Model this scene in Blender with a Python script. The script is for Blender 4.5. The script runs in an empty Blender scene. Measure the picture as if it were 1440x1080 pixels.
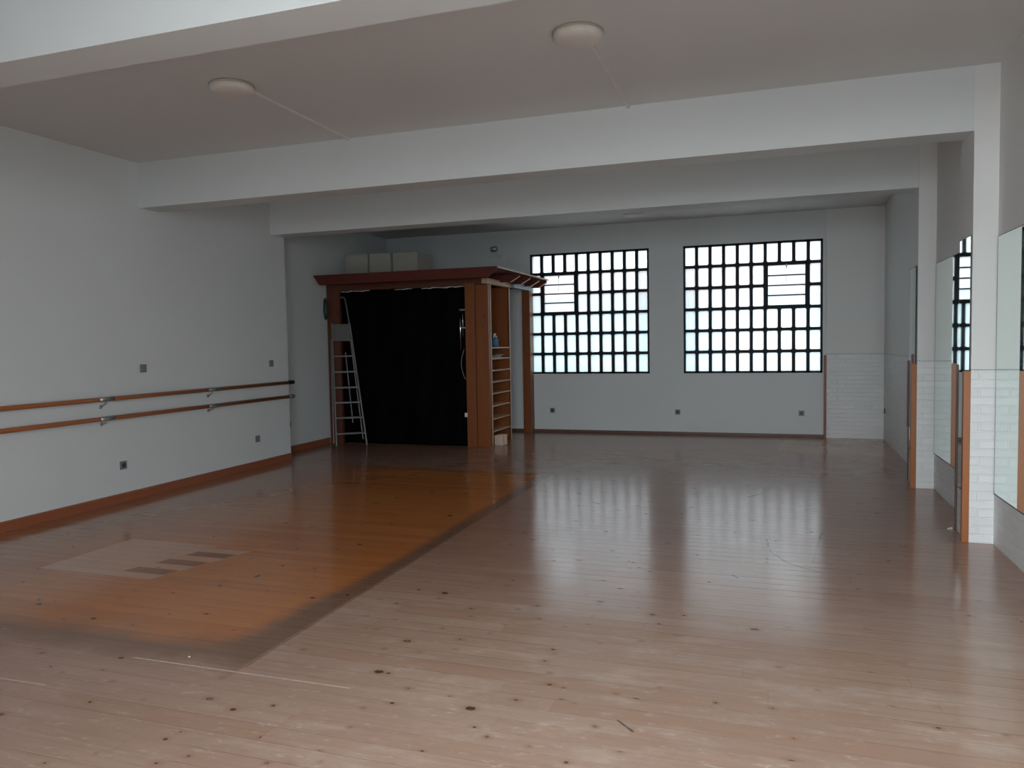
import bpy, bmesh, math, random
from mathutils import Vector, Matrix
random.seed(7)
scn = bpy.context.scene
COL = scn.collection
PI = math.pi

# ------------------------------------------------------------------ node helper
class S:
    """a socket with operators, for writing shader maths as expressions"""
    def __init__(s, t, k): s.t, s.k = t, k
    def _m(s, op, *a, clamp=False):
        n = s.t.nodes.new('ShaderNodeMath'); n.operation = op; n.use_clamp = clamp
        for i, v in enumerate((s,) + a):
            if isinstance(v, S): s.t.links.new(v.k, n.inputs[i])
            else: n.inputs[i].default_value = v
        return S(s.t, n.outputs[0])
    def __add__(s, o): return s._m('ADD', o)
    __radd__ = __add__
    def __sub__(s, o): return s._m('SUBTRACT', o)
    def __rsub__(s, o): return (s * -1.0) + o
    def __mul__(s, o): return s._m('MULTIPLY', o)
    __rmul__ = __mul__
    def __truediv__(s, o): return s._m('DIVIDE', o)
    def __gt__(s, o): return s._m('GREATER_THAN', o)
    def __lt__(s, o): return s._m('LESS_THAN', o)
    def floor(s): return s._m('FLOOR')
    def abs(s): return s._m('ABSOLUTE')
    def min(s, o): return s._m('MINIMUM', o)
    def max(s, o): return s._m('MAXIMUM', o)
    def sqrt(s): return s._m('SQRT')
    def clamp(s): return s._m('ADD', 0.0, clamp=True)
    def step(s, a, b):
        """0 below a, 1 above b"""
        n = s.t.nodes.new('ShaderNodeMapRange'); n.interpolation_type = 'SMOOTHSTEP'
        s.t.links.new(s.k, n.inputs[0])
        for i, v in ((1, a), (2, b)):
            if isinstance(v, S): s.t.links.new(v.k, n.inputs[i])
            else: n.inputs[i].default_value = v
        return S(s.t, n.outputs[0])

class Mat:
    def __init__(s, name):
        s.m = bpy.data.materials.new(name); s.m.use_nodes = True
        s.t = s.m.node_tree
        s.b = s.t.nodes['Principled BSDF']
        s.out = s.t.nodes['Material Output']
    def put(s, inp, v):
        i = s.b.inputs[inp]
        if isinstance(v, S): s.t.links.new(v.k, i)
        elif isinstance(v, (tuple, list)): i.default_value = (*v, 1.0) if len(v) == 3 else v
        else: i.default_value = v
        return s
    def pos(s):
        g = s.t.nodes.new('ShaderNodeNewGeometry')
        x = s.t.nodes.new('ShaderNodeSeparateXYZ'); s.t.links.new(g.outputs['Position'], x.inputs[0])
        n = s.t.nodes.new('ShaderNodeSeparateXYZ'); s.t.links.new(g.outputs['True Normal'], n.inputs[0])
        s.nrm = [S(s.t, o) for o in n.outputs]
        return [S(s.t, o) for o in x.outputs]
    def obj(s):
        g = s.t.nodes.new('ShaderNodeTexCoord')
        x = s.t.nodes.new('ShaderNodeSeparateXYZ'); s.t.links.new(g.outputs['Object'], x.inputs[0])
        return [S(s.t, o) for o in x.outputs]
    def vec(s, *a):
        n = s.t.nodes.new('ShaderNodeCombineXYZ')
        for i, v in enumerate(a):
            if isinstance(v, S): s.t.links.new(v.k, n.inputs[i])
            else: n.inputs[i].default_value = v
        return S(s.t, n.outputs[0])
    def noise(s, v, scale=1.0, detail=3.0, rough=0.55, out=0):
        n = s.t.nodes.new('ShaderNodeTexNoise'); s.t.links.new(v.k, n.inputs['Vector'])
        n.inputs['Scale'].default_value = scale; n.inputs['Detail'].default_value = detail
        n.inputs['Roughness'].default_value = rough
        return S(s.t, n.outputs[out])
    def white(s, v):
        n = s.t.nodes.new('ShaderNodeTexWhiteNoise'); n.noise_dimensions = '2D'
        s.t.links.new(v.k, n.inputs['Vector']); return S(s.t, n.outputs['Value'])
    def voronoi(s, v, scale=1.0):
        n = s.t.nodes.new('ShaderNodeTexVoronoi'); n.voronoi_dimensions = '2D'
        s.t.links.new(v.k, n.inputs['Vector']); n.inputs['Scale'].default_value = scale
        sp = s.t.nodes.new('ShaderNodeSeparateColor'); s.t.links.new(n.outputs['Color'], sp.inputs[0])
        return S(s.t, n.outputs['Distance']), S(s.t, sp.outputs[0]), S(s.t, sp.outputs[1])
    def brick(s, v, w, h, mortar=0.004):
        n = s.t.nodes.new('ShaderNodeTexBrick'); s.t.links.new(v.k, n.inputs['Vector'])
        n.inputs['Scale'].default_value = 1.0
        n.inputs['Brick Width'].default_value = w; n.inputs['Row Height'].default_value = h
        n.inputs['Mortar Size'].default_value = mortar; n.inputs['Mortar Smooth'].default_value = 0.3
        n.inputs['Color1'].default_value = (0, 0, 0, 1); n.inputs['Color2'].default_value = (1, 1, 1, 1)
        sp = s.t.nodes.new('ShaderNodeSeparateColor'); s.t.links.new(n.outputs['Color'], sp.inputs[0])
        return S(s.t, n.outputs['Fac']), S(s.t, sp.outputs[0])
    def mix(s, f, a, b):
        n = s.t.nodes.new('ShaderNodeMix'); n.data_type = 'RGBA'; n.clamp_factor = True
        for i, v in ((0, f), (6, a), (7, b)):
            if isinstance(v, S): s.t.links.new(v.k, n.inputs[i])
            elif isinstance(v, (tuple, list)): n.inputs[i].default_value = (*v, 1.0)
            else: n.inputs[i].default_value = v
        return S(s.t, n.outputs[2])
    def bump(s, h, dist=0.01, strength=1.0):
        n = s.t.nodes.new('ShaderNodeBump'); n.inputs['Distance'].default_value = dist
        n.inputs['Strength'].default_value = strength
        s.t.links.new(h.k, n.inputs['Height']); s.t.links.new(n.outputs[0], s.b.inputs['Normal'])
        return s

M = {}
def plain(name, col, rough=0.5, metal=0.0, spec=0.5, var=0.08, scale=9.0):
    m = Mat(name); x, y, z = m.obj()
    n = m.noise(m.vec(x, y, z), scale, 4)
    m.put('Base Color', m.mix(n, [c * (1 - var) for c in col], [min(1, c * (1 + var)) for c in col]))
    m.put('Roughness', rough).put('Metallic', metal).put('Specular IOR Level', spec)
    M[name] = m.m
    return m.m

def wood(name, a, b, axis='Z', rough=0.45, knots=True):
    m = Mat(name); x, y, z = m.pos()
    u, v, w = {'Z': (x, y, z), 'X': (y, z, x), 'Y': (x, z, y)}[axis]
    g = m.noise(m.vec(u * 26.0, v * 26.0, w * 1.6), 1.0, 5, 0.6)
    g2 = m.noise(m.vec(u * 4.0, v * 4.0, w * 0.7), 1.0, 2)
    c = m.mix(g * 0.7 + g2 * 0.5 - 0.15, a, b)
    if knots:
        d, r, _ = m.voronoi(m.vec((u + v) * 5.0, w * 2.2), 1.0)
        k = (r * 0.11 - 0.02 - d).step(0.0, 0.05)
        c = m.mix(k * 0.7, c, [q * 0.25 for q in a])
    m.put('Base Color', c).put('Roughness', rough)
    m.bump(g, 0.002, 0.25)
    M[name] = m.m

# ---- walls
def plaster(name, col, brick=False):
    m = Mat(name); x, y, z = m.pos()
    n1 = m.noise(m.vec(x, y, z), 0.9, 3)
    n2 = m.noise(m.vec(x, y, z), 38.0, 3)
    c = m.mix(n1, [q * 0.96 for q in col], [min(1, q * 1.03) for q in col])
    # dusty scuffs, mostly low down
    sc = m.noise(m.vec(x * 1.0, y * 1.0, z * 2.2), 3.1, 5, 0.7)
    scm = (sc.step(0.62, 0.78)) * (1.0 - z.step(0.1, 1.1)) * 0.16
    c = m.mix(scm, c, (0.45, 0.41, 0.36))
    if brick:
        nx = m.nrm[0].abs() > 0.7
        u = y * nx + x * (1.0 - nx)
        wob = (m.noise(m.vec(x, y, z), 7.0, 2) - 0.5) * 0.012
        f, r = m.brick(m.vec(u + wob, z + wob, 0.0), 0.235, 0.062, 0.006)
        low = 1.0 - z.step(1.245, 1.255)
        cb = m.mix(r, (0.76, 0.79, 0.80), (0.82, 0.85, 0.855))
        cb = m.mix(f, cb, (0.86, 0.88, 0.88))
        c = m.mix(low, c, cb)
        rough_b = m.noise(m.vec(x, y, z), 24.0, 4)
        h = low * ((1.0 - f) * 0.7 + rough_b * 0.7 + r * 0.4) + low * 0.6
        m.bump(h + n2 * 0.04, 0.010, 0.8)
    else:
        m.bump(n2 * 0.4 + n1, 0.003, 0.25)
    m.put('Base Color', c).put('Roughness', 0.6).put('Specular IOR Level', 0.3)
    M[name] = m.m
plaster('white_plaster', (0.675, 0.715, 0.725))
plaster('white_ceiling_paint', (0.68, 0.69, 0.69))
plaster('white_painted_brick', (0.74, 0.755, 0.75), brick=True)

# ---- the floor of pine boards
def floor_material():
    m = Mat('pine_floor_boards'); x, y, z = m.pos()
    RH = 0.108
    row = (y / RH).floor(); v = y / RH - row
    rr = m.white(m.vec(row, 3.0))
    xs = x / 2.6 + rr * 7.0
    seg = xs.floor(); u = xs - seg
    tone = m.white(m.vec(row, seg + 11.0))
    gx = x + tone * 13.0
    grain = m.noise(m.vec(gx * 1.3, y * 34.0, tone * 5.0), 1.0, 5, 0.6)
    fine = m.noise(m.vec(gx * 5.0, y * 120.0, 0.0), 1.0, 3, 0.6)
    big = m.noise(m.vec(x, y, 0.0), 0.55, 3)
    wob = (m.noise(m.vec(x, y, 3.0), 2.2, 4, 0.6) - 0.5) * 0.26
    # worn, greyed boards
    worn = m.mix(grain, (0.37, 0.235, 0.172), (0.53, 0.375, 0.290))
    worn = m.mix((tone - 0.5) * 0.8, worn, (0.42, 0.25, 0.165))
    worn = m.mix((0.42 - tone) * 0.7, worn, (0.55, 0.42, 0.345))
    blotch = m.noise(m.vec(x * 1.0, y * 2.4, 7.0), 2.6, 6, 0.68)
    worn = m.mix(blotch.step(0.48, 0.72) * 0.45 * (1.0 - y.step(2.4, 6.5) * 0.6), worn, (0.64, 0.52, 0.44))
    scr = m.noise(m.vec(x * 3.0 + y * 2.0, y * 9.0 - x, 2.0), 3.2, 7, 0.75)
    worn = m.mix(scr.step(0.56, 0.68) * 0.45 * (1.0 - y.step(2.2, 5.0)), worn, (0.74, 0.65, 0.57))
    less_worn_dim = ((y + wob * 5.0).step(3.0, 6.0) * 0.75).max((-1.0 - x + wob * 5.0).step(0.0, 2.6) * 0.60)  # less worn, browner towards the back; left front's dimmer light put into the colour
    worn = m.mix(less_worn_dim, worn, m.mix(grain, (0.26, 0.125, 0.085), (0.36, 0.190, 0.135)))
    # boards that lay covered: still orange under their varnish
    varn = m.mix(grain, (0.43, 0.145, 0.042), (0.59, 0.235, 0.082))
    varn = m.mix((tone - 0.5) * 0.8, varn, (0.36, 0.118, 0.038))
    dx = (-2.34) - x; dy = y - 2.93
    corner = 1.0 - (y + wob).step(3.0, 4.8) * 0.75
    inner = (dx + wob * 0.6 * corner).step(0.05 + corner * 0.10, 0.12 + corner * 0.26) * (dy + wob * 0.9).step(0.06, 0.36)
    outer = (dx + wob * 0.05).step(-0.01, 0.03) * (dy + wob * 1.2).step(-0.20, 0.16) * (1.0 - (y + wob).step(8.1, 8.5))
    sheen_fade = 1.0 - (-3.9 - x + wob * 3.0).step(0.0, 1.9) * 0.55  # orange greys leftwards: the left wall's reflection put into the colour
    fringe = m.mix(grain, (0.165, 0.085, 0.052), (0.265, 0.150, 0.098))
    c = m.mix(outer, worn, fringe)
    c = m.mix(outer * inner * sheen_fade, c, varn)
    # far corner, little walked on
    far = (y + wob * 2.0).step(10.4, 10.7) * (x + wob).step(0.0, 0.25)
    c = m.mix(far * 0.55, c, (0.52, 0.30, 0.18))
    # the rectangle of replaced, paler boards
    par = row - (row / 2.0).floor() * 2.0
    xr = (y - 4.7) * 0.30 - 3.60 - par * 0.36
    patch = (x > -4.80) * (xr - x > 0.0) * (y > 0.108 * 36) * (y < 0.108 * 43.5)
    pale = m.mix(grain, (0.50, 0.285, 0.185), (0.62, 0.375, 0.260))
    c = m.mix(patch * 0.75, c, pale)
    dk = (1.0 - patch) * (x > -4.2) * ((xr + par * 0.34) - x > 0.0) * (y > 0.108 * 36) * (y < 0.108 * 42) * par
    c = m.mix(dk * 0.75, c, (0.20, 0.085, 0.050))
    # knots
    kw = (m.noise(m.vec(x, y, 5.0), 30.0, 2) - 0.5) * 0.05
    for fx, fr, fv, thr, sz, dk_ in ((2.3, 0.61, 0.34, 0.30, 0.080, 0.88), (3.7, 0.79, 0.46, 0.25, 0.055, 0.80)):
        dist, r1, r2 = m.voronoi(m.vec(gx * fx, row * fr + v * fv + tone * 3.0), 1.0)
        rad = (r1 - thr).max(0.0) * sz
        on = rad > 0.008
        kn = rad - dist - kw * rad * 14.0
        halo = (kn + 0.10).step(0.0, 0.11) * on
        core = kn.step(-0.003, 0.012) * on
        ring = core * (1.0 - kn.step(0.012, 0.030) * (r2 > 0.6) * 0.7)
        c = m.mix(halo * 0.38, c, (0.30, 0.140, 0.070))
        c = m.mix(ring * dk_, c, (0.050, 0.028, 0.018))
    # dark resin streaks
    st = m.noise(m.vec(gx * 2.2, y * 42.0, 8.0), 1.0, 3, 0.5).step(0.68, 0.76)
    c = m.mix(st * 0.35, c, (0.17, 0.090, 0.055))
    # joints
    jv = (v - 0.5).abs(); ju = (u - 0.5).abs()
    joint = (jv.step(0.474, 0.496)).max(ju.step(0.4988, 0.4998) * 0.35)
    jr = m.white(m.vec(row, 29.0))
    c = m.mix(joint * (jr * 0.55 + 0.10), c, (0.10, 0.060, 0.040))
    c = m.mix(jv.step(0.478, 0.497) * (jr > 0.80) * (m.noise(m.vec(x, row, 1.0), 0.9, 3)).step(0.45, 0.6) * 0.6, c, (0.72, 0.62, 0.53))
    # drag marks and scrapes
    def polyline(pts, w, wide=0.0):
        best = None
        for (ax, ay), (bx, by) in zip(pts, pts[1:]):
            ex, ey = bx - ax, by - ay; L2 = ex * ex + ey * ey
            t = (((x - ax) * (ex / L2)) + ((y - ay) * (ey / L2))).clamp()
            qx = x - ax - t * ex; qy = y - ay - t * ey
            q = (qx * qx + qy * qy).sqrt()
            best = q if best is None else best.min(q)
        return 1.0 - best.step(w * 0.4, w)
    nz = m.noise(m.vec(x, y, 9.0), 14.0, 3).step(0.3, 0.55) * 0.7 + 0.3
    for pts, w, col, k in (
        ([(-0.03, 5.95), (0.0, 5.60), (0.10, 5.36), (0.21, 5.25), (0.29, 5.20)], 0.013, (0.09, 0.06, 0.05), 0.8),
        ([(0.345, 6.05), (0.365, 6.22), (0.40, 6.32)], 0.017, (0.10, 0.07, 0.06), 0.75),
        ([(0.27, 5.40), (0.30, 5.70), (0.345, 6.05)], 0.009, (0.16, 0.11, 0.09), 0.6),
        ([(-0.18, 7.55), (-0.06, 7.75), (0.0, 8.05)], 0.016, (0.13, 0.09, 0.08), 0.7),
        ([(0.10, 6.42), (0.27, 6.40)], 0.012, (0.14, 0.10, 0.08), 0.6),
        ([(-0.23, 4.98), (-0.19, 4.92)], 0.011, (0.08, 0.05, 0.04), 0.9),
        ([(-0.572, 2.92), (-0.50, 2.85)], 0.008, (0.05, 0.035, 0.03), 0.95),
        ([(-2.95, 2.862), (-1.75, 2.868)], 0.0055, (0.80, 0.71, 0.62), 0.9),
        ([(-3.75, 2.49), (-3.1, 2.505)], 0.005, (0.75, 0.66, 0.57), 0.6),
        ([(-2.34, 2.93), (-2.345, 4.8)], 0.008, (0.12, 0.075, 0.05), 0.6),
    ):
        c = m.mix(polyline(pts, w) * nz * (k * 0.8), c, col)
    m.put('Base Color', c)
    ro = 0.175 + (blotch - 0.5) * 0.14 - outer * inner * 0.05 + core * 0.1 + (scr - 0.5) * 0.10
    m.put('Roughness', ro).put('Specular IOR Level', 0.75)
    hh = grain * 0.22 + fine * 0.12 - joint * 0.8 + tone * 0.25 + m.noise(m.vec(x * 1.5, y * 9.0, 4.0), 1.0, 2) * 0.8
    m.bump(hh, 0.0010, 0.4)
    M['pine_floor_boards'] = m.m
floor_material()

wood('orange_pine', (0.17, 0.045, 0.008), (0.28, 0.085, 0.016))
wood('dark_pine', (0.085, 0.024, 0.012), (0.14, 0.042, 0.020))
wood('orange_trim_wood', (0.30, 0.095, 0.026), (0.43, 0.150, 0.045), rough=0.4, knots=False)
wood('dark_trim_wood', (0.09, 0.04, 0.03), (0.17, 0.08, 0.06), knots=False)
wood('red_brown_trim', (0.22, 0.055, 0.038), (0.30, 0.085, 0.06), knots=False)
wood('pale_pine_edge', (0.50, 0.33, 0.20), (0.62, 0.43, 0.28), axis='Y', knots=False)
wood('dark_red_stain', (0.080, 0.011, 0.006), (0.130, 0.021, 0.011), axis='X', rough=0.75, knots=False)
wood('baseboard_wood', (0.25, 0.078, 0.036), (0.34, 0.115, 0.055), axis='Y', knots=False)
wood('barre_wood', (0.34, 0.110, 0.038), (0.48, 0.175, 0.070), axis='Y', rough=0.3, knots=False)
plain('black_metal', (0.008, 0.010, 0.014), 0.55, spec=0.25)
plain('grey_metal', (0.42, 0.43, 0.44), 0.4, 0.8)
plain('aluminium', (0.10, 0.10, 0.10), 0.5, 0.2)
plain('dull_steel', (0.30, 0.34, 0.35), 0.5, 0.6)
plain('chrome', (0.80, 0.81, 0.83), 0.12, 1.0)
plain('black_plastic', (0.008, 0.008, 0.010), 0.5)
plain('black_sheeting', (0.0022, 0.0022, 0.0026), 0.6, spec=0.04)
plain('white_tape', (0.62, 0.62, 0.60), 0.6)
plain('grey_plastic', (0.20, 0.20, 0.21), 0.4)
plain('socket_grey', (0.17, 0.185, 0.19), 0.4)
plain('lamp_white', (0.68, 0.65, 0.60), 0.35, var=0.02)
plain('lamp_ring', (0.42, 0.38, 0.33), 0.4)
plain('white_plastic', (0.70, 0.70, 0.68), 0.4)
plain('cream_card', (0.40, 0.39, 0.34), 0.7)
plain('dark_green_board', (0.045, 0.055, 0.045), 0.7)
plain('blue_liquid_plastic', (0.025, 0.16, 0.34), 0.3)
plain('green_rubber', (0.012, 0.05, 0.03), 0.6)
plain('paper_white', (0.75, 0.75, 0.73), 0.8)
plain('pinkish_card', (0.60, 0.46, 0.38), 0.8)
plain('plaster_crumb_white', (0.72, 0.70, 0.66), 0.9)
plain('pavement_grey', (0.34, 0.34, 0.34), 0.85)
plain('facade_pale', (0.36, 0.55, 0.62), 0.8, scale=1.5)
plain('facade_pink', (0.62, 0.38, 0.35), 0.8, scale=1.5)
plain('facade_band', (0.30, 0.30, 0.34), 0.8)
plain('facade_blue', (0.12, 0.45, 0.62), 0.6)
plain('tray_grey', (0.10, 0.10, 0.10), 0.55)

m = Mat('mirror_silver')
m.put('Base Color', (0.80, 0.90, 0.865)).put('Metallic', 1.0).put('Roughness', 0.02)
M['mirror_silver'] = m.m
plain('mirror_edge', (0.05, 0.06, 0.06), 0.5)

def ribbed_glass():
    m = Mat('ribbed_glass'); t = m.t
    x, y, z = m.pos()
    rib = m.noise(m.vec(x * 60.0, 0.0, z * 0.3), 1.0, 2)
    tr = t.nodes.new('ShaderNodeBsdfTransparent')
    tl = t.nodes.new('ShaderNodeBsdfTranslucent'); tl.inputs[0].default_value = (0.47, 0.49, 0.495, 1)
    t.links.new(m.mix(rib, (0.44, 0.47, 0.485), (0.74, 0.75, 0.76)).k, tr.inputs[0])
    gl = t.nodes.new('ShaderNodeBsdfGlossy'); gl.inputs['Roughness'].default_value = 0.15
    mx = t.nodes.new('ShaderNodeMixShader'); mx.inputs[0].default_value = 0.50
    t.links.new(tr.outputs[0], mx.inputs[1]); t.links.new(tl.outputs[0], mx.inputs[2])
    m2 = t.nodes.new('ShaderNodeMixShader'); m2.inputs[0].default_value = 0.05
    t.links.new(mx.outputs[0], m2.inputs[1]); t.links.new(gl.outputs[0], m2.inputs[2])
    t.links.new(m2.outputs[0], m.out.inputs[0]); t.nodes.remove(m.b)
    M['ribbed_glass'] = m.m
ribbed_glass()

# ------------------------------------------------------------------ mesh helpers
def box(bm, x0, x1, y0, y1, z0, z1, bev=0.0):
    b = bmesh.new() if bev else bm
    vs = [b.verts.new((x, y, z)) for x in (x0, x1) for y in (y0, y1) for z in (z0, z1)]
    for f in ((0, 1, 3, 2), (4, 6, 7, 5), (0, 4, 5, 1), (2, 3, 7, 6), (0, 2, 6, 4), (1, 5, 7, 3)):
        b.faces.new([vs[i] for i in f])
    if bev:
        bmesh.ops.bevel(b, geom=list(b.edges), offset=bev, segments=2, affect='EDGES', profile=0.6)
        merge(bm, b)
def merge(bm, b):
    b.verts.index_update()
    mp = [bm.verts.new(v.co) for v in b.verts]
    for f in b.faces:
        nf = bm.faces.new([mp[v.index] for v in f.verts]); nf.smooth = f.smooth
    b.free()
def bar(bm, p, q, w, d, up=(0, 0, 1), bev=0.0):
    """box section of width w and depth d running from p to q"""
    p, q = Vector(p), Vector(q); a = (q - p); L = a.length; a.normalize()
    s = a.cross(Vector(up))
    if s.length < 1e-4: s = a.cross(Vector((1, 0, 0)))
    s.normalize(); n = s.cross(a)
    b = bmesh.new()
    box(b, -w / 2, w / 2, 0, L, -d / 2, d / 2)
    if bev: bmesh.ops.bevel(b, geom=list(b.edges), offset=bev, segments=2, affect='EDGES')
    mt = Matrix((s, a, n)).transposed().to_4x4(); mt.translation = p
    bmesh.ops.transform(b, matrix=mt, verts=b.verts)
    merge(bm, b)
def tube(bm, pts, r, n=12, cap=True):
    """round tube along a polyline"""
    pts = [Vector(p) for p in pts]; rings = []
    ref = Vector((0.31, 0.17, 0.93))
    for i, p in enumerate(pts):
        a = (pts[min(i + 1, len(pts) - 1)] - pts[max(i - 1, 0)]).normalized()
        s = a.cross(ref).normalized(); t = s.cross(a)
        rr = r[i] if isinstance(r, (list, tuple)) else r
        rings.append([bm.verts.new(p + (s * math.cos(2 * PI * k / n) + t * math.sin(2 * PI * k / n)) * rr) for k in range(n)])
    for A, B in zip(rings, rings[1:]):
        for k in range(n):
            f = bm.faces.new((A[k], A[(k + 1) % n], B[(k + 1) % n], B[k])); f.smooth = True
    if cap:
        bm.faces.new(rings[0][::-1]); bm.faces.new(rings[-1])
def lathe(bm, prof, c, n=40, axis='Z'):
    rings = []
    for r, h in prof:
        ring = []
        for k in range(n):
            a = 2 * PI * k / n; u, v = r * math.cos(a), r * math.sin(a)
            off = {'Z': (u, v, h), 'X': (h, u, v), 'Y': (u, h, v)}[axis]
            ring.append(bm.verts.new(Vector(c) + Vector(off)))
        rings.append(ring)
    for A, B in zip(rings, rings[1:]):
        for k in range(n):
            f = bm.faces.new((A[k], A[(k + 1) % n], B[(k + 1) % n], B[k])); f.smooth = True
    bm.faces.new(rings[0][::-1]); bm.faces.new(rings[-1])
def prism(bm, poly, lo, hi, axis='Y'):
    """polygon (two coordinates) swept along an axis"""
    def P(u, v, w): return {'Y': (u, w, v), 'X': (w, u, v), 'Z': (u, v, w)}[axis]
    A = [bm.verts.new(P(u, v, lo)) for u, v in poly]; B = [bm.verts.new(P(u, v, hi)) for u, v in poly]
    n = len(poly)
    bm.faces.new(A); bm.faces.new(B[::-1])
    for k in range(n): bm.faces.new((A[k], B[k], B[(k + 1) % n], A[(k + 1) % n]))

def link(name, bm, mat, parent=None, loc=None):
    """one mesh object; loc moves its origin to the thing's base while the shape stays put"""
    bmesh.ops.recalc_face_normals(bm, faces=bm.faces)
    me = bpy.data.meshes.new(name)
    o = bpy.data.objects.new(name, me); COL.objects.link(o)
    off = Vector(loc) if loc is not None else (Vector(parent['_base']) if parent is not None and '_base' in parent else None)
    if off is not None: bmesh.ops.translate(bm, verts=bm.verts, vec=-off)
    bm.to_mesh(me); bm.free(); me.materials.append(M[mat])
    if parent is not None: o.parent = parent
    if loc is not None: o.location = loc; o['_base'] = loc
    elif parent is not None and '_base' in parent: o['_base'] = list(parent['_base'])
    return o
def tag(o, label, cat, group=None, kind=None):
    o['label'] = label; o['category'] = cat
    if group: o['group'] = group
    if kind: o['kind'] = kind
    return o
def thing(name, label, cat, loc=(0, 0, 0), group=None, kind=None):
    o = bpy.data.objects.new(name, None); COL.objects.link(o); o.location = loc; o['_base'] = list(loc)
    o.empty_display_size = 0.1
    return tag(o, label, cat, group, kind)
def dup(root, loc, label=None):
    r = root.copy(); COL.objects.link(r); r.location = loc
    if label: r['label'] = label
    for ch in list(root.children):
        c = ch.copy(); COL.objects.link(c); c.parent = r
        for g in list(ch.children):
            d = g.copy(); COL.objects.link(d); d.parent = c
    return r
def one(name, mat, label, cat, fn, loc=None, group=None, kind=None):
    bm = bmesh.new(); fn(bm); return tag(link(name, bm, mat, None, loc), label, cat, group, kind)
def part(name, mat, parent, fn, label=None):
    bm = bmesh.new(); fn(bm); o = link(name, bm, mat, parent)
    if label: o['label'] = label
    return o

# ------------------------------------------------------------------ dimensions
XL, XR = -6.06, 1.51            # left wall, right recessed wall
XA = 1.355                      # inner face of the pillars
XS = -6.47                      # left wall of the deep bay
YF, YB = -0.60, 12.2755         # shop front, back wall
ZB, ZC = 2.93, 3.38             # beam soffit, ceiling
Y0, Y1, Y2 = 2.86, 6.217, 8.36  # front faces of the beams
W = ((-3.807, -1.832), (-1.298, 0.7325)); WB, WT = 0.972, 2.960

# ------------------------------------------------------------------ the shell
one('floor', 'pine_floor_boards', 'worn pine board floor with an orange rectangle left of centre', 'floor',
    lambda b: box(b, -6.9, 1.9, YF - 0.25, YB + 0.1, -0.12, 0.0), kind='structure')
one('ceiling', 'white_ceiling_paint', 'white painted ceiling between the beams', 'ceiling',
    lambda b: box(b, -6.9, 1.9, YF - 0.25, YB + 0.25, ZC, ZC + 0.15), kind='structure')
one('wall_left', 'white_plaster', 'long white plaster wall carrying the two barres', 'wall',
    lambda b: box(b, -6.9, XL, YF, Y2 + 0.29, 0, ZC), kind='structure')
one('wall_left_recess', 'white_plaster', 'set back white wall left of the wooden booth', 'wall',
    lambda b: box(b, -6.9, XS, Y2 + 0.29, YB, 0, ZC), kind='structure')
def right_wall(b):
    box(b, XR, 1.85, YF, 8.7, 0, ZC)
    prism(b, [(XR, 8.7), (1.85, 8.7), (1.85, YB), (1.56, YB)], 0, ZC, 'Z')
one('wall_right', 'white_painted_brick', 'white right wall with painted brick below and plaster above', 'wall', right_wall, kind='structure')
def back_wall(b):
    y0, y1 = YB, YB + 0.22
    box(b, -6.9, 0.778, y0, y1, 0, WB); box(b, -6.9, 0.778, y0, y1, WT, ZC)
    box(b, -6.9, W[0][0], y0, y1, WB, WT); box(b, W[0][1], W[1][0], y0, y1, WB, WT); box(b, W[1][1], 0.778, y0, y1, WB, WT)
one('wall_back', 'white_plaster', 'white back wall around the two gridded windows', 'wall', back_wall, kind='structure')
one('wall_back_corner', 'white_painted_brick', 'white wall strip right of the windows, brick below', 'wall',
    lambda b: box(b, 0.778, 1.85, YB - 0.03, YB + 0.22, 0, ZC), kind='structure')
OX0, OX1, OZ1 = -1.5, 1.48, 3.20
def front_wall(b):
    y0, y1 = YF - 0.25, YF
    box(b, -6.9, OX0, y0, y1, 0, ZC); box(b, OX1, 1.85, y0, y1, 0, ZC); box(b, OX0, OX1, y0, y1, OZ1, ZC)
one('wall_front', 'white_plaster', 'white front wall around the wide open shop entrance', 'wall', front_wall, kind='structure')

for yb, dep, x1, lab in ((Y0, 0.26, XR, 'nearest white ceiling beam at the upper left'),
                         (Y1, 0.27, XA, 'middle white ceiling beam ending at the nearer pillar'),
                         (Y2, 0.29, XA, 'far white ceiling beam in front of the booth')):
    one('ceiling_beam', 'white_plaster', lab, 'beam', lambda b: box(b, XL, x1, yb, yb + dep, ZB, ZC), kind='structure')
one('pillar', 'white_painted_brick', 'nearer white wall pillar with brick lower half', 'pillar',
    lambda b: box(b, XA, XR, Y1, 6.60, 0, ZC), kind='structure')
one('pillar', 'white_painted_brick', 'farther white wall pillar with brick lower half', 'pillar',
    lambda b: box(b, XA, XR, 8.34, 8.78, 0, ZC), kind='structure')

one('baseboard_left', 'baseboard_wood', 'reddish wooden baseboard under the barres', 'baseboard',
    lambda b: prism(b, [(XL, 0), (XL + 0.016, 0), (XL + 0.016, 0.078), (XL + 0.008, 0.088), (XL, 0.088)], YF, Y2 + 0.29, 'Y'), kind='structure')
one('baseboard_left_recess', 'baseboard_wood', 'reddish wooden baseboard of the set back wall beside the booth', 'baseboard',
    lambda b: prism(b, [(XS, 0), (XS + 0.016, 0), (XS + 0.016, 0.078), (XS + 0.008, 0.088), (XS, 0.088)], Y2 + 0.29, 10.24, 'Y'), kind='structure')
one('baseboard_back', 'dark_trim_wood', 'thin dark baseboard under the back windows', 'baseboard',
    lambda b: box(b, -6.4, 0.755, YB - 0.014, YB, 0, 0.045, 0.004), kind='structure')
one('trim_1', 'red_brown_trim', 'upright reddish board where the back wall steps, right of the windows', 'trim',
    lambda b: box(b, 0.750, 0.784, YB - 0.055, YB, 0, 1.235, 0.003), kind='structure')
one('trim_2', 'orange_trim_wood', 'upright orange wooden corner strip on the nearer pillar', 'trim',
    lambda b: box(b, 1.310, XA, Y1 - 0.002, Y1 + 0.045, 0, 1.240, 0.003), kind='structure')
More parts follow.
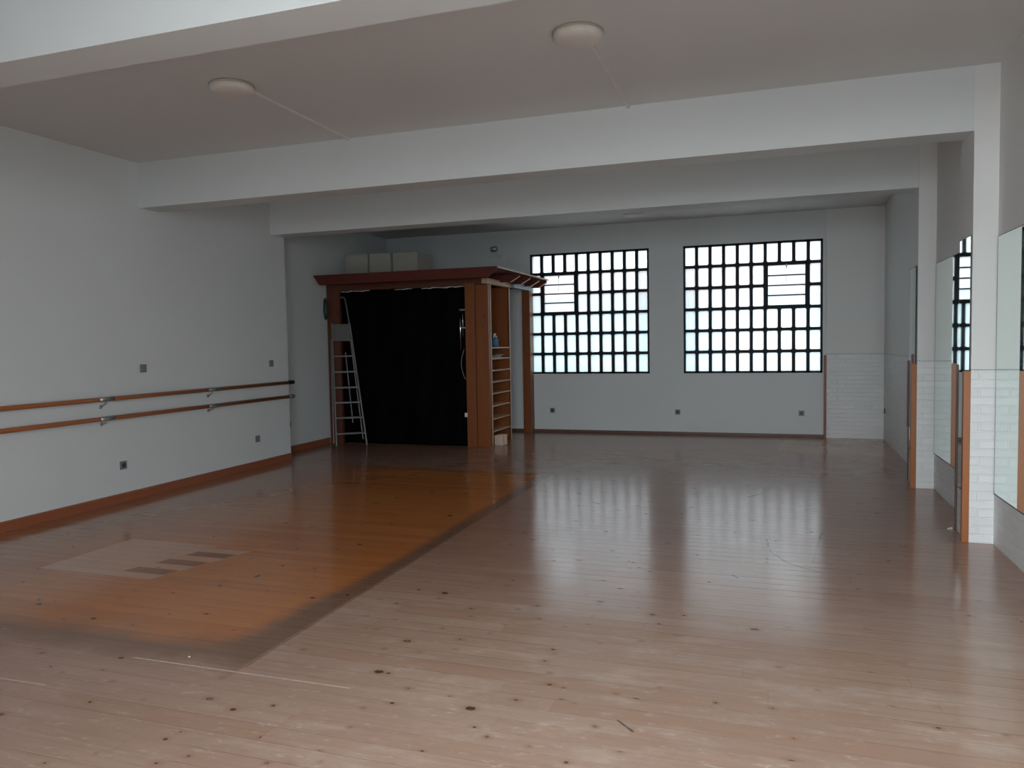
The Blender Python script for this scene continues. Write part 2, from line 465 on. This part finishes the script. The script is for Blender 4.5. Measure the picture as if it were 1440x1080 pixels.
one('trim_3', 'orange_trim_wood', 'upright orange wooden corner strip on the farther pillar', 'trim',
    lambda b: box(b, 1.305, XA, 8.338, 8.385, 0, 1.225, 0.003), kind='structure')
one('trim_4', 'dark_trim_wood', 'thin dark strip on the rear corner of the nearer pillar', 'trim',
    lambda b: box(b, 1.341, XA, 6.587, 6.612, 0, 1.275, 0.003), kind='structure')
one('trim_5', 'dark_trim_wood', 'thin dark strip on the rear corner of the farther pillar', 'trim',
    lambda b: (box(b, 1.336, XA, 8.765, 8.79, 0.56, 1.245, 0.003), box(b, 1.343, XA, 8.765, 8.787, 0, 0.56, 0.002)), kind='structure')

# ------------------------------------------------------------------ the two gridded windows
def window(name, x0, x1, louver_cols, label):
    t = thing(name, label, 'window', ((x0 + x1) / 2, YB, WB), kind='structure')
    NC, NR = 10, 6
    cw, rh = (x1 - x0) / NC, (WT - WB) / NR
    ya, yb = YB + 0.004, YB + 0.062
    L0, L1 = louver_cols                      # columns taken by the louvre, rows 3 and 4 counted from below
    lx0, lx1 = x0 + L0 * cw, x0 + L1 * cw; lz0, lz1 = WB + 3 * rh, WB + 5 * rh
    def frame(b):
        e = 0.031
        box(b, x0, x0 + e, ya, yb, WB, WT); box(b, x1 - e, x1, ya, yb, WB, WT)
        box(b, x0, x1, ya, yb, WB, WB + e); box(b, x0, x1, ya, yb, WT - e, WT)
        h = 0.0235
        for i in range(1, NC):
            x = x0 + i * cw
            if L0 < i < L1:
                box(b, x - h, x + h, ya, yb, WB, lz0); box(b, x - h, x + h, ya, yb, lz1, WT)
            else: box(b, x - h, x + h, ya, yb, WB, WT)
        h = 0.0225
        for j in range(1, NR):
            z = WB + j * rh
            if lz0 + 0.01 < z < lz1 - 0.01:
                box(b, x0, lx0, ya + 0.002, yb - 0.002, z - h, z + h); box(b, lx1, x1, ya + 0.002, yb - 0.002, z - h, z + h)
            else: box(b, x0, x1, ya + 0.002, yb - 0.002, z - h, z + h)
        # rounded corners of the cast openings
        for i in range(NC):
            for j in range(NR):
                if L0 <= i < L1 and j in (3, 4): continue
                for sx in (0, 1):
                    for sz in (0, 1):
                        cx = x0 + (i + sx) * cw + (0.0235 if sx == 0 else -0.0235); cz = WB + (j + sz) * rh + (0.0225 if sz == 0 else -0.0225)
                        dx, dz = (0.014 if sx == 0 else -0.014), (0.014 if sz == 0 else -0.014)
                        prism(b, [(cx, cz), (cx + dx, cz), (cx, cz + dz)], ya + 0.003, yb - 0.003, 'Y')
    part('window_frame', 'black_metal', t, frame)
    def panes(b):
        for i in range(NC):
            for j in range(NR):
                if L0 <= i < L1 and j in (3, 4): continue
                box(b, x0 + i * cw + 0.012, x0 + (i + 1) * cw - 0.012, ya + 0.026, ya + 0.032, WB + j * rh + 0.012, WB + (j + 1) * rh - 0.012)
    part('glass_panes', 'ribbed_glass', t, panes)
    lv = part('louver_frame', 'black_metal', t, lambda b: (
        box(b, lx0 + 0.018, lx0 + 0.040, ya - 0.012, yb, lz0, lz1), box(b, lx1 - 0.040, lx1 - 0.018, ya - 0.012, yb, lz0, lz1),
        box(b, lx0, lx1, ya - 0.012, yb, lz0 + 0.012, lz0 + 0.032), box(b, lx0, lx1, ya - 0.012, yb, lz1 - 0.032, lz1 - 0.012)))
    n = 4; hh = (lz1 - lz0 - 0.064) / n
    for k in range(n):
        z = lz0 + 0.032 + k * hh
        part('louver_slat', 'ribbed_glass', lv, lambda b: bar(b, (lx0 + 0.04, ya + 0.036, z + hh / 2), (lx1 - 0.04, ya + 0.036, z + hh / 2), 0.006, hh * 1.02, (0, -0.10, 1)))
        if k: part('slat_clip', 'black_metal', lv, lambda b: box(b, lx0 + 0.03, lx1 - 0.03, ya + 0.02, ya + 0.045, z - 0.009, z + 0.009))
    part('louver_handle', 'dull_steel', lv, lambda b: (box(b, (lx0 + lx1) / 2 - 0.008, (lx0 + lx1) / 2 + 0.008, ya - 0.02, ya, lz1 - 0.075, lz1 - 0.02),
                                                       tube(b, [((lx0 + lx1) / 2, ya - 0.012, lz1 - 0.07), ((lx0 + lx1) / 2 - 0.004, ya - 0.010, lz1 - 0.30)], 0.003, 6)))
window('window_1', *W[0], (1, 4), 'black gridded window beside the wooden booth, louvre near its left edge')
window('window_2', *W[1], (6, 9), 'black gridded window at the right of the back wall, louvre near its right edge')

# ------------------------------------------------------------------ mirrors on the right side
def mirror(x, y0, y1, z0, z1, label):
    t = thing('wall_mirror', label, 'mirror', (x, (y0 + y1) / 2, z0))
    part('mirror_glass', 'mirror_silver', t, lambda b: box(b, x - 0.006, x - 0.001, y0 + 0.004, y1 - 0.004, z0 + 0.005, z1 - 0.004))
    part('mirror_edge', 'mirror_edge', t, lambda b: (box(b, x - 0.0065, x - 0.0005, y0, y0 + 0.004, z0, z1), box(b, x - 0.0065, x - 0.0005, y1 - 0.004, y1, z0, z1),
         box(b, x - 0.008, x - 0.0005, y0, y1, z0, z0 + 0.006), box(b, x - 0.0065, x - 0.0005, y0, y1, z1 - 0.004, z1)))
mirror(XR, 3.4, 6.195, 0.365, 2.185, 'large wall mirror in front of the nearer pillar, at the right edge')
mirror(XR, 6.75, 8.315, 0.350, 2.190, 'large wall mirror between the two white pillars')
mirror(XA, 6.245, 6.585, 0.345, 2.205, 'narrow mirror strip on the nearer pillar reflecting a window')
mirror(XA, 8.370, 8.765, 0.345, 2.180, 'narrow mirror strip on the side of the farther pillar')

# ------------------------------------------------------------------ barres on the left wall
def barre(z, label, tip, drop):
    x = XL + 0.075; y1 = Y2 + 0.27
    t = thing('ballet_barre', label, 'ballet barre', (XL, 4.0, z), group='barres on the left wall')
    part('rail', 'barre_wood', t, lambda b: tube(b, [(x, YF + 0.4, z), (x, 2.2, z + 0.002), (x, 5.0, z), (x, y1 - 0.10, z)], 0.0215, 16))
    part('end_cap', tip, t, lambda b: tube(b, [(x, y1 - 0.10, z), (x, y1 - 0.09, z), (x, y1 + 0.015, z), (x, y1 + 0.03, z)], [0.0215, 0.025, 0.025, 0.012], 16))
    for y in (1.24, 2.70, 4.16, 5.63, 7.10):
        def br(b):
            tube(b, [(x, y - 0.085, z), (x, y + 0.085, z)], 0.0225, 16)
            tube(b, [(x, y, z - 0.02), (x - 0.01, y, z - 0.04), (XL + 0.012, y, z - drop)], 0.006, 10)
            lathe(b, [(0.019, 0.0), (0.019, 0.005), (0.010, 0.010)], (XL, y, z - drop), 18, 'X')
        part('bracket', 'grey_metal', t, br)
barre(1.033, 'upper of the two wooden barres along the left wall, black end', 'black_plastic', 0.075)
barre(0.848, 'lower of the two wooden barres along the left wall, grey end', 'grey_plastic', 0.055)

# ------------------------------------------------------------------ switches and sockets
def plate(kind, pos, face, label, group):
    t = thing('wall_socket' if kind == 'socket' else 'wall_switch', label, 'socket' if kind == 'socket' else 'switch', pos, group)
    x, y, z = pos; h = 0.041
    def bx(b, u0, u1, v0, v1, d0, d1, bev=0.002):
        if face == 'X': box(b, x + d0, x + d1, y + u0, y + u1, z + v0, z + v1, bev)
        elif face == '-X': box(b, x - d1, x - d0, y + u0, y + u1, z + v0, z + v1, bev)
        else: box(b, x + u0, x + u1, y - d1, y - d0, z + v0, z + v1, bev)
    part('cover_plate', 'socket_grey', t, lambda b: bx(b, -h, h, -h, h, 0, 0.010, 0.003))
    if kind == 'socket':
        ax, sg = ('Y', -1) if face == 'Y' else ('X', 1 if face == 'X' else -1)
        def well(b):
            lathe(b, [(0.022, sg * 0.0095), (0.022, sg * 0.013), (0.018, sg * 0.013), (0.017, sg * 0.0115)], (x, y, z), 24, ax)
        part('socket_well', 'black_plastic', t, well, 'round black plug opening')
        part('pin_holes', 'grey_metal', t, lambda b: [lathe(b, [(0.003, sg * 0.0116), (0.003, sg * 0.0135)],
            (x + (s * 0.009 if face == 'Y' else 0), y + (s * 0.009 if face != 'Y' else 0), z), 10, ax) for s in (-1, 1)])
    else:
        part('rocker', 'grey_plastic', t, lambda b: bx(b, -0.028, 0.028, -0.028, 0.028, 0.009, 0.014, 0.002))
plate('switch', (XL, 6.173, 1.307), 'X', 'grey wall switch above the upper barre, nearer one', 'switches on the left wall')
plate('switch', (XL, 8.282, 1.292), 'X', 'grey wall switch above the upper barre, by the far wall edge', 'switches on the left wall')
plate('socket', (XL, 5.867, 0.362), 'X', 'grey socket low on the left wall, nearer one', 'sockets on the left wall')
plate('switch', (XL, 7.958, 0.362), 'X', 'grey blank faced plate low on the left wall near its far end', 'switches on the left wall')
plate('socket', (XS, 9.20, 0.40), 'X', 'dark socket on the set back wall, half hidden by the wall edge', 'sockets on the left wall')
plate('socket', (-3.453, YB, 0.362), 'Y', 'grey socket on the back wall beside the booth post', 'sockets under the back windows')
plate('socket', (-1.396, YB, 0.358), 'Y', 'grey socket on the back wall between the two windows', 'sockets under the back windows')
plate('socket', (0.440, YB, 0.362), 'Y', 'grey socket under the right end of the right window', 'sockets under the back windows')
plate('socket', (1.5565, 12.08, 0.427), '-X', 'small socket on the right brick wall near the back corner', 'sockets on the right wall')

# ------------------------------------------------------------------ ceiling lamps and their conduits
def lamp(x, y, label):
    t = thing('ceiling_lamp', label, 'ceiling lamp', (x, y, ZC), 'round ceiling lamps')
    part('base_ring', 'lamp_ring', t, lambda b: lathe(b, [(0.150, 0.0), (0.158, -0.006), (0.158, -0.014), (0.145, -0.018)], (x, y, ZC), 48))
    part('diffuser', 'lamp_white', t, lambda b: lathe(b, [(0.150, -0.014), (0.153, -0.022), (0.150, -0.040), (0.138, -0.055), (0.110, -0.068), (0.070, -0.076), (0.030, -0.079), (0.004, -0.080)], (x, y, ZC), 48))
    return t
l0 = lamp(-3.66, 4.66, 'round white ceiling lamp, the left one before the middle beam')
dup(l0, (-1.11, 4.64, ZC), 'round white ceiling lamp, the right one before the middle beam')
dup(l0, (-1.90, 11.25, ZC), 'round white ceiling lamp peeping out below the far beam')
for x0, x1, y0, lab in ((-3.60, -3.63, 4.80, 'thin white cable duct from the left lamp to the middle beam'),
                        (-1.07, -1.08, 4.79, 'thin white cable duct from the right lamp to the middle beam')):
    t = thing('cable_duct', lab, 'cable duct', (x0, y0, ZC), 'cable ducts of the lamps')
    part('channel', 'white_plastic', t, lambda b: bar(b, (x0, y0, ZC - 0.008), (x1, Y1, ZC - 0.008), 0.022, 0.016, bev=0.002))
    part('end_cap', 'white_plastic', t, lambda b: box(b, x1 - 0.014, x1 + 0.014, Y1 - 0.03, Y1, ZC - 0.02, ZC, 0.002))

# ------------------------------------------------------------------ the wooden booth
KY = 10.25; KX = -3.825; PX = -3.765
booth = thing('wooden_booth', 'pine booth with dark red roof and black covered front in the far left corner', 'booth', (-5.1, KY, 0))
part('post', 'dark_pine', booth, lambda b: box(b, -6.452, -6.235, KY, KY + 0.10, 0, 2.36, 0.004), 'dark left front post behind the ladder')
part('post', 'orange_pine', booth, lambda b: box(b, -4.165, -4.022, KY - 0.012, KY + 0.10, 0, 2.36, 0.004), 'narrow front post right of the black sheet')
part('header', 'dark_pine', booth, lambda b: box(b, -6.452, KX - 0.02, KY + 0.001, KY + 0.09, 2.335, 2.432, 0.003))
su = part('shelf_unit', 'orange_pine', booth, lambda b: (box(b, -4.020, KX, KY + 0.03, KY + 0.055, 0, 2.35, 0.002),
          box(b, -4.16, KX, KY + 0.055, KY + 0.17, 0.0, 0.004), box(b, -4.16, -4.145, KY + 0.055, 11.23, 0, 2.35),
          box(b, -4.145, KX - 0.004, 11.205, 11.23, 0, 2.35)))
part('shelf_edge', 'pale_pine_edge', su, lambda b: box(b, KX - 0.02, KX + 0.004, KY + 0.125, KY + 0.15, 0, 2.35, 0.002), 'pale front edge of the shelf sides')
part('shelf_edge', 'pale_pine_edge', su, lambda b: box(b, KX - 0.02, KX + 0.004, 11.205, 11.232, 0, 2.35, 0.002), 'pale front edge of the shelf sides')
part('shelf_cheek', 'orange_pine', su, lambda b: box(b, -4.145, KX - 0.004, KY + 0.055, KY + 0.15, 0, 2.35))
SHELVES = (1.440, 1.280, 1.107, 0.940, 0.770, 0.588, 0.397, 0.216)
for z in SHELVES:
    part('shelf', 'pale_pine_edge', su, lambda b: box(b, -4.145, KX - 0.002, KY + 0.15, 11.205, z - 0.018, z, 0.002), 'pale shelf board')
part('top_rail', 'pale_pine_edge', booth, lambda b: box(b, KX - 0.07, KX + 0.02, KY - 0.03, 11.26, 2.352, 2.425, 0.003), 'pale beam over the shelves')
part('back_post', 'orange_pine', booth, lambda b: box(b, PX - 0.135, PX, 12.08, YB - 0.016, 0, 2.36, 0.004), 'wide brown post against the back wall')
rail = part('door_rail', 'dull_steel', booth, lambda b: (box(b, PX - 0.06, PX + 0.015, 11.27, YB - 0.02, 2.350, 2.420, 0.003), box(b, PX - 0.06, PX + 0.035, 11.27, YB - 0.02, 2.420, 2.428)), 'grey metal sliding door track')
def joist(b, y, z1=2.512, z0=2.402):
    prism(b, [(-6.355, z1), (-6.355, z1 - 0.02), (-6.27, z0), (-3.645, z0), (-3.505, z1 - 0.035), (-3.505, z1)], y - 0.028, y + 0.028, 'Y')
for k, y in enumerate((9.80, 10.78, 11.28, 11.78, 12.20)):
    if k == 0: part('fascia', 'dark_red_stain', booth, lambda b: joist(b, y, 2.538, 2.398), 'dark red front fascia board with slanted ends')
    else:
        j = part('roof_joist', 'dark_red_stain', booth, lambda b: joist(b, y), 'dark red roof joist')
        part('joist_end', 'pale_pine_edge', j, lambda b: prism(b, [(-3.645, 2.401), (-3.504, 2.477), (-3.500, 2.476), (-3.641, 2.398)], y - 0.029, y + 0.029, 'Y'), 'pale sawn end')
part('soffit_joist', 'dark_red_stain', booth, lambda b: [box(b, -6.43 + 0.0, -3.86, y - 0.02, y + 0.02, 2.432, 2.512) for y in (10.30,)])
part('roof_panel', 'dark_red_stain', booth, lambda b: box(b, -6.40, -3.490, 9.828, YB - 0.01, 2.516, 2.538, 0.003))
part('roof_edge', 'pale_pine_edge', booth, lambda b: box(b, -3.492, -3.484, 9.775, YB - 0.01, 2.516, 2.537), 'pale edge of the roof boards')
part('hook', 'white_plastic', booth, lambda b: (box(b, -4.195, -4.155, KY - 0.03, KY - 0.008, 0.44, 0.50, 0.004),), 'small white clip low on the narrow post')

# black plastic sheeting across the front opening
def sheet(b):
    nx, nz = 60, 40; g = []
    for j in range(nz + 1):
        r = []
        for i in range(nx + 1):
            u, v = i / nx, j / nz
            x = -6.238 + u * (6.238 - 4.158); zt = 2.325 + 0.012 * math.sin(u * 9.0) + 0.008 * math.sin(u * 31)
            z = 0.005 + v * (zt - 0.005)
            y = KY + 0.055 + 0.010 * math.sin(u * 17 + v * 3) * (1 - v * 0.5) + 0.006 * math.sin(u * 41 - v * 6) + 0.008 * math.sin(v * 11 + u * 4)
            r.append(b.verts.new((x, y, z)))
        g.append(r)
    back = [[b.verts.new((v.co.x, v.co.y + 0.003, v.co.z)) for v in r] for r in g]
    for G in (g, back):
        for j in range(nz):
            for i in range(nx):
                f = b.faces.new((G[j][i], G[j][i + 1], G[j + 1][i + 1], G[j + 1][i])); f.smooth = True
    for A, B in ((g[0], back[0]), (g[-1], back[-1])):
        for i in range(nx): b.faces.new((A[i], A[i + 1], B[i + 1], B[i]))
    for s in (0, -1):
        for j in range(nz): b.faces.new((g[j][s], g[j + 1][s], back[j + 1][s], back[j][s]))
sh = thing('plastic_sheet', 'black plastic sheeting hung across the front of the booth', 'sheet', (-5.2, KY + 0.05, 0))
part('sheeting', 'black_sheeting', sh, sheet)
def tape(b, ends):
    random.seed(4)
    for a, c in (ends,):
        n = int((c - a) / 0.05); pts = [a + (c - a) * k / n for k in range(n + 1)]
        for p, q in zip(pts, pts[1:]):
            z = 2.322 + random.uniform(-0.006, 0.006); w = random.uniform(0.006, 0.014)
            box(b, p, q + 0.002, KY + 0.028, KY + 0.033, z - w / 2, z + w / 2)
for e in ((-6.225, -5.72), (-5.30, -5.02), (-4.86, -4.19)): part('tape_strip', 'white_tape', sh, lambda b: tape(b, e), 'ragged whitish taped top edge')

t = thing('metal_tube', 'thin bright metal tubes hanging upright at the right edge of the black sheet', 'tube', (-4.24, KY, 1.4))
part('tube', 'chrome', t, lambda b: tube(b, [(-4.250, KY + 0.012, 1.40), (-4.250, KY + 0.012, 2.03)], 0.009, 10))
part('tube', 'chrome', t, lambda b: tube(b, [(-4.212, KY + 0.014, 1.60), (-4.212, KY + 0.014, 2.06)], 0.006, 10))
for z in (1.72, 1.98): part('clamp', 'grey_metal', t, lambda b: box(b, -4.262, -4.168, KY + 0.005, KY + 0.02, z, z + 0.018))
one('hanging_cable', 'grey_plastic', 'thin grey cable looping down below the metal tubes', 'cable',
    lambda b: tube(b, [(-4.20 - 0.05 * math.sin(k / 12 * PI) , KY + 0.016, 1.42 - 0.42 * k / 12) for k in range(13)] + [(-4.172, KY - 0.002, 0.99)], 0.005, 8), (-4.2, KY, 1.4))

# things on the booth roof
RZ = 2.538
def carton(x0, x1, h, y0, y1, label):
    t = thing('storage_box', label, 'box', ((x0 + x1) / 2, y0, RZ), 'cream boxes on the booth roof')
    part('body', 'cream_card', t, lambda b: box(b, x0, x1, y0, y1, RZ, RZ + h * 0.985, 0.006))
    part('lid', 'cream_card', t, lambda b: box(b, x0 - 0.004, x1 + 0.004, y0 - 0.004, y1 + 0.004, RZ + h - 0.018, RZ + h, 0.004))
carton(-6.330, -5.935, 0.385, 10.62, 11.05, 'cream box on the booth roof, nearest the left wall')
carton(-5.905, -5.535, 0.378, 10.62, 11.05, 'cream box on the booth roof, middle of three')
carton(-5.495, -5.080, 0.372, 10.62, 11.15, 'widest cream box on the booth roof, right of the other two')
one('flat_board', 'dark_green_board', 'dark flat board lying on the booth roof near its front right corner', 'board',
    lambda b: box(b, -4.46, -3.78, 10.60, 11.10, RZ, RZ + 0.055, 0.004), (-4.1, 10.8, RZ))
t = thing('wall_spotlight', 'small pale spotlight high on the back wall left of the windows', 'spotlight', (-4.36, YB, 3.0))
part('mount', 'white_plastic', t, lambda b: box(b, -4.37, -4.29, YB - 0.035, YB, 2.92, 3.00, 0.004))
part('arm', 'white_plastic', t, lambda b: tube(b, [(-4.33, YB - 0.03, 2.97), (-4.36, YB - 0.08, 3.02), (-4.39, YB - 0.10, 3.04)], 0.012, 10))
part('head', 'grey_metal', t, lambda b: tube(b, [(-4.46, YB - 0.11, 3.06), (-4.44, YB - 0.11, 3.07), (-4.36, YB - 0.11, 3.08), (-4.34, YB - 0.11, 3.08)], [0.03, 0.046, 0.046, 0.02], 16))
one('cable_duct', 'white_plastic', 'thin upright white cable duct below the wall spotlight', 'cable duct',
    lambda b: box(b, -4.275, -4.260, YB - 0.012, YB, 0.05, 2.93, 0.002), (-4.27, YB, 2.5))

# things on the shelves
bx, by, bz = KX - 0.07, 10.72, SHELVES[0]
t = thing('spray_bottle', 'blue spray bottle with pale trigger head on the top shelf', 'bottle', (bx, by, bz))
part('body', 'blue_liquid_plastic', t, lambda b: lathe(b, [(0.036, 0), (0.040, 0.006), (0.041, 0.10), (0.034, 0.125), (0.016, 0.145), (0.014, 0.16)], (bx, by, bz), 24))
hd = part('trigger_head', 'white_plastic', t, lambda b: (lathe(b, [(0.017, 0.155), (0.017, 0.18), (0.013, 0.185)], (bx, by, bz), 16),
     box(b, bx - 0.012, bx + 0.012, by - 0.045, by + 0.03, bz + 0.178, bz + 0.203, 0.004), bar(b, (bx, by - 0.03, bz + 0.18), (bx, by - 0.045, bz + 0.135), 0.012, 0.008)))
part('nozzle', 'black_plastic', hd, lambda b: box(b, bx - 0.009, bx + 0.009, by - 0.060, by - 0.044, bz + 0.182, bz + 0.199, 0.002))
bx2, by2 = KX - 0.08, 10.83
t = thing('soap_bottle', 'pale bottle standing right behind the blue spray bottle', 'bottle', (bx2, by2, bz))
part('body', 'tray_grey', t, lambda b: lathe(b, [(0.030, 0), (0.033, 0.005), (0.033, 0.12), (0.026, 0.135), (0.012, 0.142)], (bx2, by2, bz), 20))
part('cap', 'white_plastic', t, lambda b: lathe(b, [(0.014, 0.140), (0.014, 0.165), (0.010, 0.170)], (bx2, by2, bz), 16))
def papers(b):
    z = SHELVES[1]
    for k, a in enumerate((0.0, 0.22, -0.12)):
        q = bmesh.new(); box(q, -0.07, 0.07, -0.15, 0.15, 0.0005 + k * 0.003, 0.003 + k * 0.003)
        for v in q.verts: v.co.z += max(0, v.co.y) * 0.14 * k
        bmesh.ops.rotate(q, verts=q.verts, cent=(0, 0, 0), matrix=Matrix.Rotation(a, 3, 'Z'))
        bmesh.ops.translate(q, verts=q.verts, vec=(KX - 0.12, 10.92, z)); merge(b, q)
tag(one('paper_sheets', 'paper_white', 'loose white papers on the shelf below the bottles', 'paper', papers, (KX - 0.12, 10.9, SHELVES[1])), 'loose white papers on the shelf below the bottles', 'paper')
t = thing('small_carton', 'small pale carton standing on the floor at the foot of the shelves', 'box', (-3.76, 10.56, 0))
part('body', 'pinkish_card', t, lambda b: box(b, -3.835, -3.700, 10.475, 10.66, 0.002, 0.150, 0.003))
part('flap', 'pinkish_card', t, lambda b: bar(b, (-3.700, 10.52, 0.012), (-3.700, 10.52, 0.165), 0.002, 0.075, (1, 0, 0)), 'pale open flap')
part('flap', 'paper_white', t, lambda b: bar(b, (-3.80, 10.475, 0.150), (-3.73, 10.475, 0.150), 0.05, 0.004), 'pale open flap')

# ------------------------------------------------------------------ the step ladder leaning on the booth
lad = thing('step_ladder', 'aluminium step ladder leaning against the left front post of the booth', 'ladder', (-5.9, 9.95, 0))
FL, FR = Vector((-6.075, 9.80, 0.0)), Vector((-5.715, 10.06, 0.0))
TL, TR = Vector((-6.285, 10.11, 1.84)), Vector((-6.025, 10.185, 1.84))
def along(a, b, z): return a + (b - a) * (z / b.z)
part('rail', 'aluminium', lad, lambda b: bar(b, FL + Vector((0, 0, 0.03)), TL, 0.022, 0.05, (0.5, -0.8, 0), 0.003))
part('rail', 'aluminium', lad, lambda b: bar(b, FR + Vector((0, 0, 0.03)), TR, 0.022, 0.05, (0.5, -0.8, 0), 0.003))
off = Vector((-0.095, 0.050, 0))
part('rear_leg', 'aluminium', lad, lambda b: bar(b, FL + off * 0.9 + Vector((0, 0.02, 0.05)), along(FL, TL, 1.60) + off * 0.35, 0.018, 0.028, (0.5, -0.8, 0), 0.003))
part('rear_leg', 'aluminium', lad, lambda b: bar(b, FR + off * 1.1 + Vector((0, 0.02, 0.09)), along(FR, TR, 1.60) + off * 0.35, 0.018, 0.028, (0.5, -0.8, 0), 0.003))
for p in (FL, FR):
    part('foot', 'black_plastic', lad, lambda b: bar(b, p + Vector((0, 0, 0.0)), along(p, TL if p is FL else TR, 0.05), 0.028, 0.056, (0.5, -0.8, 0), 0.004), 'black rubber foot')
for z in (0.20, 0.43, 0.655, 0.877, 1.11, 1.345):
    a, c = along(FL, TL, z), along(FR, TR, z); n = (c - a).normalized()
    part('step', 'aluminium', lad, lambda b: bar(b, a + n * 0.008, c - n * 0.008, 0.085, 0.024, bev=0.004))
pa, pc = along(FL, TL, 1.70), along(FR, TR, 1.70); nn = (pc - pa).normalized()
part('platform', 'tray_grey', lad, lambda b: bar(b, pa + nn * 0.012, pc - nn * 0.012, 0.020, 0.255, bev=0.005), 'folded up grey platform plate')
part('guard_rail', 'aluminium', lad, lambda b: tube(b, [TR + Vector((0.0, -0.01, -0.10)), TR + Vector((-0.01, 0, 0.02)), TR + Vector((-0.040, 0.0, 0.22)), TR + Vector((-0.062, 0.0, 0.345)),
     TR + Vector((-0.085, 0, 0.385)), TR + Vector((-0.12, -0.01, 0.395)), TR + Vector((-0.145, -0.02, 0.375))], 0.012, 10), 'bent tube handrail')
part('brace', 'grey_metal', lad, lambda b: bar(b, along(FL, TL, 0.35) * 0.45 + along(FR, TR, 0.35) * 0.55 + Vector((0, 0.05, 0)), along(FL, TL, 1.4) * 0.45 + along(FR, TR, 1.4) * 0.55 + Vector((0, 0.03, 0)), 0.012, 0.012), 'thin upright brace')
def coil(b):
    pts = []
    for k in range(75):
        a = k / 24 * 2 * PI
        pts.append((XS + 0.030 + 0.006 * (k / 24), 10.185 + 0.040 * math.cos(a), 2.06 + 0.155 * math.sin(a) + 0.004 * k / 24))
    tube(b, pts, 0.011, 8)
t = thing('hose_coil', 'green hose coil hanging on the wall beside the ladder top', 'hose', (XS, 10.185, 2.2))
part('hose', 'green_rubber', t, coil)
part('hook', 'grey_metal', t, lambda b: tube(b, [(XS, 10.185, 2.20), (XS + 0.05, 10.185, 2.20), (XS + 0.062, 10.185, 2.225)], 0.006, 8))

# ------------------------------------------------------------------ crumbs of plaster
def crumb(b, c, s):
    q = bmesh.new(); bmesh.ops.create_icosphere(q, subdivisions=2, radius=1.0)
    for v in q.verts: v.co = Vector((v.co.x * s, v.co.y * s * 0.8, v.co.z * s * 0.5)) * random.uniform(0.75, 1.2)
    lo = min(v.co.z for v in q.verts)
    bmesh.ops.translate(q, verts=q.verts, vec=(c[0], c[1], c[2] - lo)); merge(b, q)
for (x, y, s), lab in (((1.322, 6.62, 0.015), 'larger white plaster crumb on the floor behind the orange strip of the nearer pillar'),
                       ((1.300, 6.60, 0.009), 'smaller white plaster crumb on the floor behind the nearer pillar'),
                       ((-2.68, 2.94, 0.006), 'tiny white crumb on the floor at the front edge of the orange area')):
    one('plaster_crumb', 'plaster_crumb_white', lab, 'crumb', lambda b: crumb(b, (x, y, 0), s), (x, y, 0), 'crumbs on the floor')

# ------------------------------------------------------------------ outside
one('street_ground', 'pavement_grey', 'grey pavement outside the building', 'ground',
    lambda b: (box(b, -30, 30, -25, YF - 0.25, -0.25, -0.13), box(b, -30, 30, YB + 0.22, 40, -0.25, -0.13)), kind='structure')
fac = thing('exterior_facade', 'pale building seen blurred through the back windows', 'building', (0, 24, -0.13), kind='structure')
part('facade_wall', 'facade_pale', fac, lambda b: box(b, -24, 16, 24.0, 24.5, -0.13, 2.42))
part('facade_band', 'facade_band', fac, lambda b: box(b, -24, 16, 23.90, 24.5, 2.42, 2.95))
part('facade_upper', 'facade_pink', fac, lambda b: box(b, -24, 16, 24.05, 24.5, 2.95, 3.65))
part('facade_plinth', 'facade_blue', fac, lambda b: box(b, -24, -5.6, 23.8, 24.5, -0.13, 0.75))

# ------------------------------------------------------------------ daylight
w = bpy.data.worlds.new('overcast_sky'); scn.world = w; w.use_nodes = True
bg = w.node_tree.nodes['Background']; bg.inputs[0].default_value = (0.91, 0.968, 1.0, 1); bg.inputs[1].default_value = 8.0
def portal(name, cx, cz, sx, sz, y, rx):
    l = bpy.data.lights.new(name, 'AREA'); l.shape = 'RECTANGLE'; l.size = sx; l.size_y = sz; l.cycles.is_portal = True
    o = bpy.data.objects.new(name, l); COL.objects.link(o); o.location = (cx, y, cz); o.rotation_euler = (rx, 0, 0)
portal('entrance_daylight', (OX0 + OX1) / 2, OZ1 / 2, OX1 - OX0, OZ1, YF - 0.2, PI / 2)
for a, c in W: portal('window_daylight', (a + c) / 2, (WB + WT) / 2, c - a, WT - WB, YB + 0.2, -PI / 2)

# ------------------------------------------------------------------ camera
F, YAW, PITCH, ROLL = 1075.0, -0.3268, -0.0538, -0.0178
cy, sy, cp, sp = math.cos(YAW), math.sin(YAW), math.cos(PITCH), math.sin(PITCH)
f = Vector((sy * cp, cy * cp, sp)); r = Vector((cy, -sy, 0)); u = r.cross(f)
r2 = r * math.cos(ROLL) + u * math.sin(ROLL); u2 = u * math.cos(ROLL) - r * math.sin(ROLL)
cam = bpy.data.cameras.new('camera'); co = bpy.data.objects.new('camera', cam); COL.objects.link(co)
mt = Matrix((r2, u2, -f)).transposed().to_4x4(); mt.translation = (0, 0, 1.5); co.matrix_world = mt
cam.sensor_fit = 'HORIZONTAL'; cam.sensor_width = 36.0; cam.lens = F * 36.0 / 1440.0; cam.clip_start = 0.05
scn.camera = co

for o in bpy.data.objects:
    if '_base' in o: del o['_base']
scn.view_settings.view_transform = 'Standard'; scn.view_settings.look = 'None'
scn.view_settings.exposure = 0.28; scn.view_settings.gamma = 1.0; scn.view_settings.use_curve_mapping = False
scn.cycles.use_denoising = True
scn.cycles.max_bounces = 12; scn.cycles.diffuse_bounces = 6; scn.cycles.glossy_bounces = 5; scn.cycles.transparent_max_bounces = 12
scn.cycles.sample_clamp_indirect = 6.0
